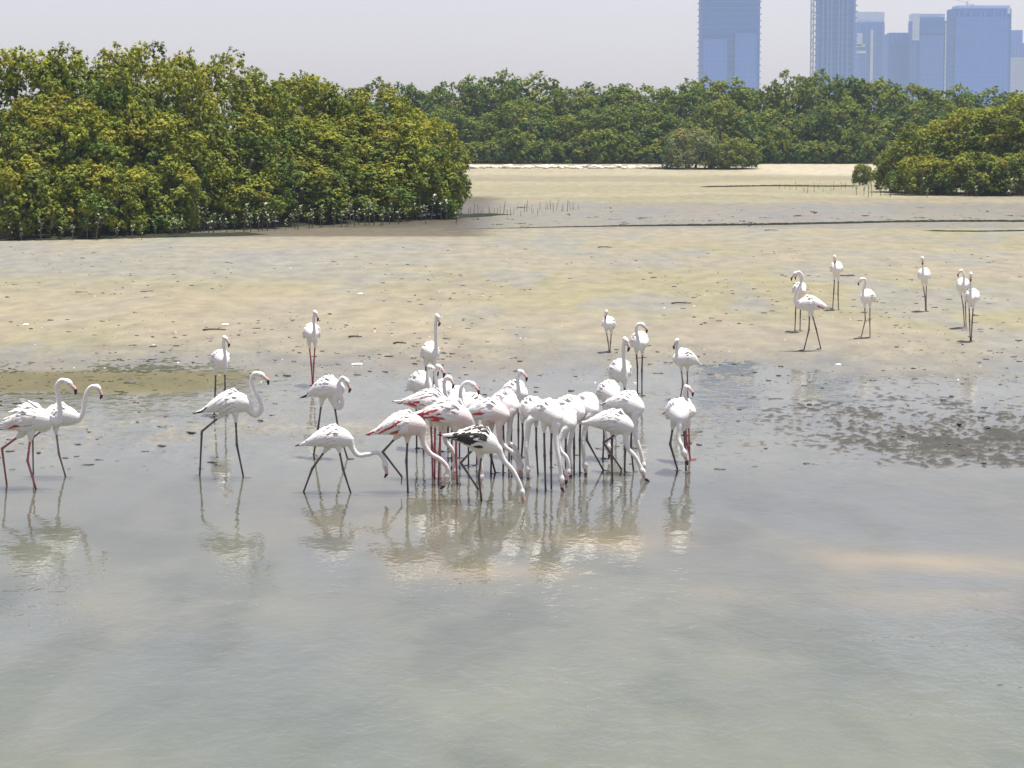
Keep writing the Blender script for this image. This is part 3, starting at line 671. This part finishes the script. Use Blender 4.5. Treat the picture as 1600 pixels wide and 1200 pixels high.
def wing_data(side, seed, style, ruffle=0.0):
    """folded wing: rows of overlapping feathers lying over the flank, tips free"""
    r = random.Random(seed); parts = []
    def surf(x, a, lift):
        zc, rz, ry = body_profile(x); e = 1 + lift / .13
        return Vector((x, side * (ry * e) * math.cos(a), zc + rz * e * math.sin(a)))
    rows = [(.13, 13, .13, .021), (.06, 16, .15, .019), (-.01, 16, .16, .018), (-.08, 15, .17, .016), (-.14, 13, .18, .015), (-.19, 10, .20, .014)]
    for ri, (x0, nf, L, w) in enumerate(rows):
        for j in range(nf):
            q = j / (nf - 1); a = math.radians(88 - q * 112 + r.uniform(-4, 4))
            xr = x0 + r.uniform(-.02, .02) - .05 * q; Lf = L * r.uniform(.85, 1.2); lift0 = .004 + .0016 * (5 - ri); droop = .22 * (1 - q) - .05
            lf = (.016 + .020 * r.random() + ruffle * .05 * r.random())
            root = surf(xr, a, -.012 if ri == 0 else -.002); mid = surf(max(-.40, xr - Lf * .55), a - droop * .4, lift0 + lf * .6); tipx = xr - Lf
            tip = surf(max(-.375, tipx), a - droop, lift0 + lf) + Vector((min(0, tipx + .375), 0, -.02 + ruffle * .07 * r.random()))
            d = (tip - root).normalized(); nrm = Vector((0, side * math.cos(a), math.sin(a))); s = d.cross(nrm).normalized() * w
            mi = 0
            if style == 'pink' and q > .55 and ri >= 1: mi = 1 if r.random() < (.36 if ri < 4 else .55) else 0
            if style == 'pale' and q > .8 and ri in (2, 3): mi = 1 if r.random() < .2 else 0
            if style == 'juv': mi = 3 if r.random() < (.28 if q < .5 else .75) else 0
            if ri == 5 and q > .35 and style != 'pink': mi = 2 if r.random() < .55 else 0
            if ri == 5 and q > .8 and style == 'pink': mi = 2
            up = nrm * .005
            parts.append(([root - s * .5, root + s * .5, mid + s, tip + s * .35, tip - s * .35, mid - s, mid + up], [(0, 1, 6), (1, 2, 6), (2, 3, 6), (3, 4, 6), (4, 5, 6), (5, 0, 6)], mi))
    return parts
BDATA = body_data()
def flamingo(label, fy, body, heading, neck, bill, legs, style='white', leg='dark', pitch=0.0, size=1.0, nd=None, roll=0, seed=0, ruffle=0.0, lean=0.0):
    Y0 = ground_y(fy); th = math.radians(heading); H = Vector((math.cos(th), -math.sin(th), 0)); S = Vector((math.sin(th), math.cos(th), 0))  # S: left side
    up = Vector((0, 0, 1)); pr = math.radians(pitch)
    Fv = (H * math.cos(pr) + up * math.sin(pr)).normalized(); Uv = S.cross(Fv) * -1.0
    if Uv.z < 0: Uv = -Uv
    bc = at(body[0], body[1], Y0 + lean)
    def loc(v): return bc + (Fv * v.x + S * v.y + Uv * v.z) * size
    base = at(body[0], fy, Y0); base.z = ground_h(base.x, Y0)
    # neck path
    n0 = -math.sin(th) * .24 * size if nd is None else nd
    kp = []; m = len(neck)
    for i, p in enumerate(neck):
        d = p[2] if len(p) > 2 else n0 * (1.0 + .25 * min(1, i / 2.0)); kp.append(at(p[0], p[1], Y0 + lean + d))
    P = [loc(Vector((.08, 0, .0))), loc(Vector((.20, 0, -.012))).lerp(kp[0], .35)] + kp
    path = catmull(P, 7); L = [0]
    for i in range(1, len(path)): L.append(L[-1] + (path[i] - path[i - 1]).length)
    rad = []
    for s in L:
        t = s / L[-1]; rad.append(size * float(np.interp(t, [0, .12, .22, .34, .55, .88, 1.0], [.085, .075, .052, .037, .030, .0265, .029])))
    nv, nf = tube_data(path, rad, 12)
    hp = kp[-1]; d = bill[2] if len(bill) > 2 else n0 * 1.3; bt = at(bill[0], bill[1], Y0 + lean + d)
    ax = (bt - hp).normalized(); nd_ = (kp[-1] - kp[-2]).normalized(); hax = (ax * .75 + nd_ * .45).normalized()
    hc = hp + hax * .012 * size
    hv, hf = tube_data([hc + hax * t * .062 * size for t in (-1, -.85, -.5, 0, .5, .85, 1)], [size * .042 * math.sqrt(max(.02, 1 - t * t)) for t in (-1, -.85, -.5, 0, .5, .85, 1)], 12)
    bv = [loc(v) for v in BDATA[0]]
    parts = [(bv, BDATA[1]), (nv, nf), (hv, hf)]
    # thighs
    legp = []
    for i, lg in enumerate(legs):
        sd = 1 if i == 0 else -1; off = sd * .045 * size * math.cos(th)
        hip = at(lg[0][0], lg[0][1], Y0 + lean + off); ank = at(lg[1][0], lg[1][1], Y0 + lean * .5 + off)
        raised = len(lg) > 3 and lg[3] == 'r'
        if raised: ft = at(lg[2][0], lg[2][1], Y0 + off)
        else:
            yy = min(max(ground_y(lg[2][1]), Y0 - .22), Y0 + .22); ft = at(lg[2][0], lg[2][1], yy); ft.z = ground_h(ft.x, yy) + .012
        top = hip.lerp(bc, .35); legp.append((hip, ank, ft, raised))
        parts.append(tube_data([top, hip, hip.lerp(ank, .28)], [.060 * size, .042 * size, .016 * size], 10))
    V, F, _ = merge(parts)
    tmp = mk_mesh('tmp', [Vector(v) - base for v in V], F, [M_WHITE]); to = link('tmp', tmp)
    rm = to.modifiers.new('r', 'REMESH'); rm.mode = 'VOXEL'; rm.voxel_size = .0115 * size; rm.use_smooth_shade = True
    sm = to.modifiers.new('s', 'SMOOTH'); sm.factor = .5; sm.iterations = 3
    dg = bpy.context.evaluated_depsgraph_get(); ev = to.evaluated_get(dg); em = ev.to_mesh()
    n = len(em.vertices); co = np.zeros(n * 3, np.float32); em.vertices.foreach_get('co', co); nb = [tuple(p.vertices) for p in em.polygons]
    body_part = ([Vector(c) for c in co.reshape(-1, 3)], nb, 0)
    ev.to_mesh_clear(); bpy.data.objects.remove(to); bpy.data.meshes.remove(tmp)
    allp = [body_part]
    for i, (hip, ank, ft, raised) in enumerate(legp):
        tar = (ft - ank).normalized()
        pts = [hip, hip.lerp(ank, .5), ank - (ank - hip).normalized() * .03 * size, ank, ank + tar * .03 * size, ank.lerp(ft, .55), ft]
        v, f = tube_data(pts, [x * size for x in (.018, .0125, .015, .0185, .0150, .0115, .012)], 8)
        allp.append(([x - base for x in v], f, 1))
        # webbed foot: three toes and the web between them
        lgx = legs[i]; fd = H if not raised else (H * .45 - Vector((0, 0, .9))).normalized()
        if len(lgx) > 4: fd = (at(lgx[4][0], lgx[4][1], Y0) - ft).normalized()
        sdv = S; tl = .105 * size; o = ft
        z = Vector((0, 0, .006)); tips = [o + (fd * .8 + sdv * .55).normalized() * tl * .9, o + fd * tl, o + (fd * .8 - sdv * .55).normalized() * tl * .9]
        allp.append(([x - base for x in [o + z * 2, tips[0], o.lerp(tips[0], .75).lerp(o.lerp(tips[1], .75), .5), tips[1], o.lerp(tips[1], .75).lerp(o.lerp(tips[2], .75), .5), tips[2], o - z * .5]],
                     [(0, 1, 2), (0, 2, 3), (0, 3, 4), (0, 4, 5), (6, 2, 1), (6, 3, 2), (6, 4, 3), (6, 5, 4)], 1))
        for tp in tips:
            v, f = tube_data([o + z, tp], [.009 * size, .004 * size], 5); allp.append(([x - base for x in v], f, 1))
    lm = {'dark': M_LEG_DARK, 'pink': M_LEG_PINK, 'grey': M_LEG_GREY}[leg]
    V, F, I = merge(allp)
    o = link('flamingo', mk_mesh('flamingo', V, F, [M_ROSY if style == 'pink' else M_WHITE, lm], I), None, base); tag(o, label, 'flamingo', 'flamingos on the lagoon')
    for sd in (1, -1):
        wp = wing_data(sd, seed * 7 + sd, style, ruffle); wo = None
        for mi, nm, mt in ((0, 'wing', M_WHITE), (1, 'wing_coverts', M_CORAL), (2, 'flight_feathers', M_BLACK), (3, 'mottled_feathers', M_JUV)):
            sel = [w for w in wp if w[2] == mi]
            if not sel: continue
            V, F, _ = merge(sel); V = [loc(Vector(v)) - base for v in V]
            no = link(nm, mk_mesh(nm, V, F, [mt]), wo or o); wo = wo or no
    # bill: bent in the middle, black towards the tip
    b0 = hc + hax * .045 * size; Lb = .115 * size; bend = (nd_ - ax * nd_.dot(ax)); bend = bend.normalized() if bend.length > .1 else Vector((0, 0, 0))
    tip = b0 + ax * Lb; midp = b0 + ax * Lb * .5 + bend * .016 * size
    cur = catmull([b0 - hax * .01, midp, tip - bend * .01 * size], 4)
    v, f = tube_data(cur, [x * size for x in (.024, .0235, .023, .022, .021, .0195, .017, .013, .006)], 8)
    n1 = [ff for i, ff in enumerate(f) if (i < 32) or (i >= 64 and i % 2 == 0)]; n2 = [ff for i, ff in enumerate(f) if (32 <= i < 64) or (i >= 64 and i % 2 == 1)]
    bl = link('bill', mk_mesh('bill', *compact([x - base for x in v], n1), [M_BILL]), o); link('bill_tip', mk_mesh('bill_tip', *compact([x - base for x in v], n2), [M_TIP]), bl)
    sv = hax.cross(bend if bend.length > .1 else up); sv = sv.normalized() if sv.length > .05 else S
    for sd in (1, -1):
        e = hc + hax * .012 * size + sv * sd * .036 * size
        v, f = tube_data([e - sv * .007, e - sv * .004, e, e + sv * .004, e + sv * .007], [.002, .007, .009, .007, .002], 6)
        link('eye', mk_mesh('eye', [x - base for x in v], f, [M_EYE]), o)
    return o

B = flamingo
B('ruffled white flamingo with pink legs, leftmost bird, cut by the picture edge', 762, (48, 656), 8, [(90, 659), (93.5, 642), (91, 619), (89, 603), (96, 594), (106, 597)], (115, 613),
  [((33, 679), (3, 701), (11, 758), None, (0, 764)), ((48, 680), (43, 720), (57, 764))], 'pale', 'pink', 4, 1.08, seed=1, ruffle=1.0)
B('white flamingo just behind the ruffled leftmost bird, bill hanging down', 744, (92, 650), 0, [(120, 656), (129, 646), (131.5, 629), (135.5, 613), (143, 604), (152, 605)], (155, 626),
  [((87, 669), (92, 709), (103, 744)), ((67, 672), (51, 684), (52, 734), None, (44, 740))], 'white', 'grey', 0, .95, seed=2)
B('white flamingo striding right alone with S-curved neck held high', 745, (360, 630), 0, [(391, 642), (401, 648), (409, 638), (405, 623), (396, 609), (392.5, 595), (397, 584), (407, 585)], (417, 600),
  [((347, 648), (315.4, 674), (312, 737), None, (304, 745)), ((368, 648), (370, 695), (380.6, 744))], 'pale', 'dark', 3, 1.0, seed=3)
B('front-facing white flamingo behind the striding bird, head up', 649, (344, 563), 68, [(352, 573), (351.5, 554), (349, 537), (351, 528)], (355, 543),
  [((337, 579), (336.5, 607), (334.5, 649)), ((351, 577), (352, 610), (352.5, 650))], seed=4, pitch=5, size=.95)
B('white flamingo facing front with thin upright neck, on the flats edge', 602, (487, 521), 85, [(491, 531), (491, 514), (490, 500), (492, 488)], (494, 500),
  [((482.7, 535), (486.4, 570), (488.3, 602)), ((492.6, 535), (490.3, 568), (489.2, 602))], 'white', 'pink', 5, .97, seed=5)
B('white flamingo with neck looped low below its chest, left of the crowd', 714, (512, 607), 32, [(524, 626), (529, 638), (535, 629), (531, 612), (529.5, 599), (535, 590), (541, 595)], (545, 616),
  [((503, 624), (497, 670), (490, 711)), ((522, 630), (528, 667), (543, 717))], 'pale', 'dark', 6, .98, seed=6)
B('white flamingo in front stretching its neck low to the right', 769, (518, 684), 0, [(546, 687), (551, 701), (560, 711), (575, 710), (589, 707), (598, 715), (602, 726)], (601, 743),
  [((511, 700), (488, 732), (473, 768)), ((529, 699), (536, 733), (549, 770))], 'pale', 'dark', 0, .95, seed=7)
B('flamingo with coral wing edge feeding, one leg lifted, left front of crowd', 768, (630, 664), 0, [(658, 674), (663, 695), (673, 709), (688, 718), (699, 731), (697, 744)], (690, 760),
  [((637, 683), (635, 720), (637.5, 768)), ((621, 681), (598, 706), (628, 745), 'r', (627, 759))], 'pink', 'dark', 2, 1.03, seed=8)
B('front-facing flamingo with very straight raised neck behind the crowd', 613, (672, 551), 78, [(681, 553), (681, 526), (680.5, 507), (683, 494)], (684, 510),
  [((665, 567), (666, 590), (666, 613)), ((678, 567), (678, 590), (678, 613))], seed=9, pitch=6, size=1.02)
B('flamingo with shaded breast at the upper left of the crowd', 701, (656, 600), 65, [(669, 606), (668, 592), (668.5, 581), (672, 574)], (679, 585),
  [((650, 620), (651, 660), (651, 700)), ((662, 620), (662, 660), (662, 700))], seed=10, pitch=4)
B('flamingo whose dark edged neck rises in the crowd, bill pointing down right', 706, (694, 612), 60, [(689, 612), (682, 598), (680, 583), (685, 573)], (690, 590),
  [((688, 630), (688, 670), (688, 705)), ((700, 630), (700, 670), (700, 705))], seed=11)
B('flamingo with neck bent in a tight hoop inside the crowd', 716, (712, 622), 80, [(699, 622), (694, 604), (696, 592), (701, 590)], (704, 606),
  [((706, 642), (706, 680), (706, 715)), ((718, 642), (718, 680), (718, 715))], seed=12, size=.95)
B('flamingo with neck arched like a handle above the crowd centre', 727, (738, 633), 125, [(727, 640), (721, 628), (719.5, 615), (722, 603), (730, 597), (738, 600)], (747, 617),
  [((732, 654), (732, 690), (732, 727)), ((745, 654), (745, 690), (745, 727))], seed=13, size=.96)
B('rosy flamingo with raised pink tail, crowd left, feeding between others', 748, (674, 630), 5, [(697, 650), (694, 672), (697, 690), (706, 702), (711, 720), (711, 735)], (706, 748),
  [((673, 655), (675, 700), (676, 744)), ((680, 655), (679, 706), (679, 747))], 'pink', 'pink', -14, 1.05, seed=14, lean=.1, ruffle=.4)
B('large flamingo with deep red wing edge sloping down, middle of crowd front', 754, (702, 648), 2, [(732, 664), (740, 688), (748, 712), (752, 733), (751, 745)], (747, 757),
  [((688, 664), (687, 706), (685, 753)), ((713, 672), (712.5, 712), (714.5, 755))], 'pink', 'pink', -12, 1.12, seed=15, ruffle=.5)
B('young flamingo with dark mottled back, front of the crowd, neck reaching into water', 781, (747, 687), 0, [(779, 702), (787, 719), (801, 735), (812, 756), (815, 768)], (816, 784),
  [((753, 706), (748, 745), (752.5, 781)), ((742, 699), (720, 723), (747, 764), 'r', (747, 778))], 'juv', 'dark', -20, 1.0, seed=16)
B('rosy winged flamingo feeding right behind the dark young bird', 742, (765, 643), 28, [(780, 664), (781, 684), (788, 697), (799, 706), (808, 720), (812, 733)], (810, 748),
  [((768, 664), (768, 706), (767, 740)), ((757, 664), (764, 700), (774, 738))], 'pink', 'dark', -6, 1.05, seed=17)
B('white flamingo feeding with shaded neck, right of the rosy winged bird', 738, (789, 630), 55, [(798, 648), (796, 672), (795, 690), (804, 699), (811, 713), (814, 726)], (812, 738),
  [((798, 652), (796, 690), (795, 737)), ((786, 652), (787, 694), (786, 738))], seed=18, pitch=-6)
B('head-up flamingo at the top middle of the crowd, bill to the right', 713, (804, 613), 55, [(810, 628), (810, 609), (808.5, 590), (813, 581)], (819, 596),
  [((799, 634), (799, 672), (799, 712)), ((810, 634), (810, 672), (810, 713))], seed=19, size=.95)
B('feeding flamingo at left of the tight rounded backs right of crowd centre', 743, (831, 640), 75, [(827, 660), (824, 684), (822, 702), (823, 720), (824, 732)], (824, 746),
  [((837.6, 657), (838, 699), (840.6, 742)), ((816, 653), (817, 685), (813, 720))], seed=20, pitch=-8)
B('feeding flamingo with two long straight legs, middle of the rounded backs', 764, (856, 645), 60, [(868, 672), (869, 692), (873, 716), (876, 735), (877, 747)], (879, 760),
  [((862, 666), (861, 708), (861.6, 764)), ((850, 664), (851, 712), (852.5, 764))], seed=21, pitch=-8, size=1.02)
B('flamingo facing front with bowed head among the rounded backs', 751, (882, 655), 72, [(880, 676), (874, 692), (877, 706), (884, 713), (888, 725), (887, 736)], (885, 752),
  [((884, 676), (884, 712), (884, 750)), ((873, 673), (872, 702), (882, 747))], seed=22, pitch=-8)
B('feeding flamingo behind, rightmost of the tight rounded backs', 741, (889, 638), 48, [(897, 660), (893, 682), (889, 702), (890, 718), (891, 728)], (890, 741),
  [((897, 660), (897, 700), (897, 741)), ((884, 660), (884, 702), (885, 741))], seed=23, pitch=-8)
B('feeding flamingo with one leg slanting right, apart from the rounded backs', 738, (916, 634), 68, [(918, 656), (913, 678), (911, 698), (913, 714), (914, 725)], (914, 738),
  [((917, 656), (917, 688), (943, 734)), ((907, 652), (906, 687), (906, 738))], seed=24, pitch=-8)
B('white flamingo with rounded back turned, upper left of the right feeding trio', 716, (951, 614), 75, [(948, 634), (946, 655), (948, 680), (950, 697)], (951, 711),
  [((956, 634), (956, 675), (955, 716)), ((945, 634), (944, 675), (942, 716))], seed=25, pitch=-4)
B('feeding flamingo at the back of the right feeding trio, shaded neck', 737, (980, 631), 42, [(992, 652), (992, 676), (999, 700), (1003, 715), (1005, 726)], (1003, 739),
  [((987, 654), (986, 700), (990, 736)), ((975, 654), (977, 700), (976, 737))], seed=26, pitch=-8)
B('feeding flamingo at the front of the right trio, bent leg crossing', 751, (958, 660), 14, [(978, 680), (981, 700), (992, 713), (999, 726), (1003, 735)], (1010, 746),
  [((957, 674), (956, 715), (957, 752)), ((966, 676), (943, 692), (971, 733), 'r', (969, 748))], 'white', 'dark', -10, 1.0, seed=27)
B('front-facing flamingo with straight raised neck above the right trio', 664, (969, 581), 82, [(976, 591), (975, 566), (974, 543), (977, 531)], (978.5, 546),
  [((962, 597), (962, 630), (961, 664)), ((976, 597), (976, 630), (975, 664))], seed=28, pitch=6, size=1.08)
B('small hunched flamingo on dry flats right of centre, neck drawn in', 551, (951, 506), 105, [(947, 512), (945.5, 502), (946, 493), (947.5, 487)], (945.5, 498),
  [((947, 516), (950, 533), (952, 551)), ((955.5, 517), (954, 535), (953, 550))], 'white', 'grey', 8, .85, seed=29)
B('flamingo with crooked neck looking right, standing above the right trio', 617, (999, 534), 80, [(999, 544), (996.5, 528), (994, 516), (996.5, 507), (1003, 507)], (1008, 519),
  [((994, 547), (996, 574), (996, 614)), ((1004, 547), (1003, 579), (1003, 618))], seed=30, size=.98)
B('flamingo looking left, standing behind the lone front feeding bird', 623, (1070, 560), 140, [(1061, 569), (1057.5, 556), (1058, 542), (1058, 532)], (1055, 544),
  [((1064, 573), (1067, 600), (1063, 623)), ((1074, 573), (1074, 600), (1075, 624))], 'white', 'grey', 6, .92, seed=31)
B('lone feeding flamingo facing front at the right, mirrored in the water', 737, (1060, 644), 90, [(1062, 664), (1060, 684), (1064, 695), (1068, 706)], (1073, 721),
  [((1052, 664), (1047, 694), (1059, 734)), ((1068, 664), (1071, 702), (1072, 737))], seed=32, pitch=-10, size=1.06)
B('head-up flamingo half hidden behind the lone front feeding bird', 720, (1066, 640), 55, [(1076, 640), (1073, 626), (1069.5, 613), (1073, 605)], (1078, 617),
  [((1071, 662), (1073, 692), (1079, 718)), ((1076, 662), (1077, 690), (1078, 713))], 'white', 'pink', 0, .9, seed=33)
B('flamingo standing behind the left walking bird of the right group', 520, (1249, 453), 80, [(1251, 458), (1251, 444), (1251, 434), (1248, 427)], (1245, 437),
  [((1244, 467), (1243, 490), (1242, 518)), ((1251, 467), (1250.5, 490), (1250, 519))], seed=34, size=.95)
B('flamingo walking left with crossed legs, biggest of the right group', 549, (1266, 475), 176, [(1249, 479), (1243, 470), (1245, 456), (1251, 444), (1253.5, 432), (1249, 425), (1243, 427)], (1238.5, 437),
  [((1265, 488), (1264, 515), (1256, 549)), ((1268, 488), (1275, 513), (1282.6, 547))], 'pale', 'dark', 0, 1.0, seed=35)
B('flamingo facing front with short looking neck, far left back of right group', 486, (1307, 420), 95, [(1305, 424), (1304.5, 414), (1303.5, 406), (1304, 401)], (1304, 410),
  [((1304, 432), (1303, 452), (1301, 485)), ((1310, 432), (1309.5, 459), (1310, 486))], 'white', 'dark', 5, .98, seed=36)
B('flamingo facing left with hooked neck, middle of the right group', 529, (1356, 464), 125, [(1349, 472), (1348.5, 456), (1352, 444), (1351.5, 436), (1346.5, 436)], (1343, 446),
  [((1351, 475), (1352, 500), (1346, 522)), ((1359.5, 475), (1359, 500), (1359.5, 529))], 'white', 'grey', 4, .92, seed=37)
B('flamingo facing front alone between the others of the right group', 488, (1444, 430), 95, [(1442, 434), (1442, 420), (1441, 409), (1441, 403)], (1441.5, 412),
  [((1441.5, 441), (1445.5, 466), (1446, 488)), ((1447.6, 441), (1447, 464), (1447.5, 488))], 'white', 'grey', 5, .98, seed=38)
B('left and farther one of the overlapping rightmost flamingo pair', 514, (1505, 446), 110, [(1504, 449), (1506, 438), (1505.5, 428), (1502, 423)], (1499, 433),
  [((1501, 456), (1505, 478), (1507, 513)), ((1508, 456), (1508.5, 480), (1509.5, 514))], 'white', 'grey', 5, .95, seed=39)
B('right and nearer one of the overlapping rightmost flamingo pair', 535, (1519, 464), 85, [(1516.5, 468), (1516.5, 451), (1516.5, 436), (1517, 428)], (1516.5, 439),
  [((1514, 475), (1515, 501), (1516, 535)), ((1521, 475), (1519, 503), (1517.5, 535))], 'white', 'dark', 5, .95, seed=40)

# ------------------------------------------------------------------ haze
def haze():
    t = NT('haze_air'); v = t.n('ShaderNodeVolumePrincipled')
    v.inputs['Color'].default_value = (.60, .77, 1.0, 1); v.inputs['Density'].default_value = .00021; v.inputs['Anisotropy'].default_value = 0.0
    t.l(v.outputs[0], t.out.inputs['Volume'])
    x, y0, y1, z0, z1 = 1450, -60, 2400, -2.0, 215
    V = [(a, b, c) for c in (z0, z1) for b in (y0, y1) for a in (-x, x)]
    F = [(0, 2, 3, 1), (4, 5, 7, 6), (0, 1, 5, 4), (2, 6, 7, 3), (0, 4, 6, 2), (1, 3, 7, 5)]
    o = link('haze', mk_mesh('haze', V, F, [t.m], None, False)); tag(o, kind='stuff')
haze()
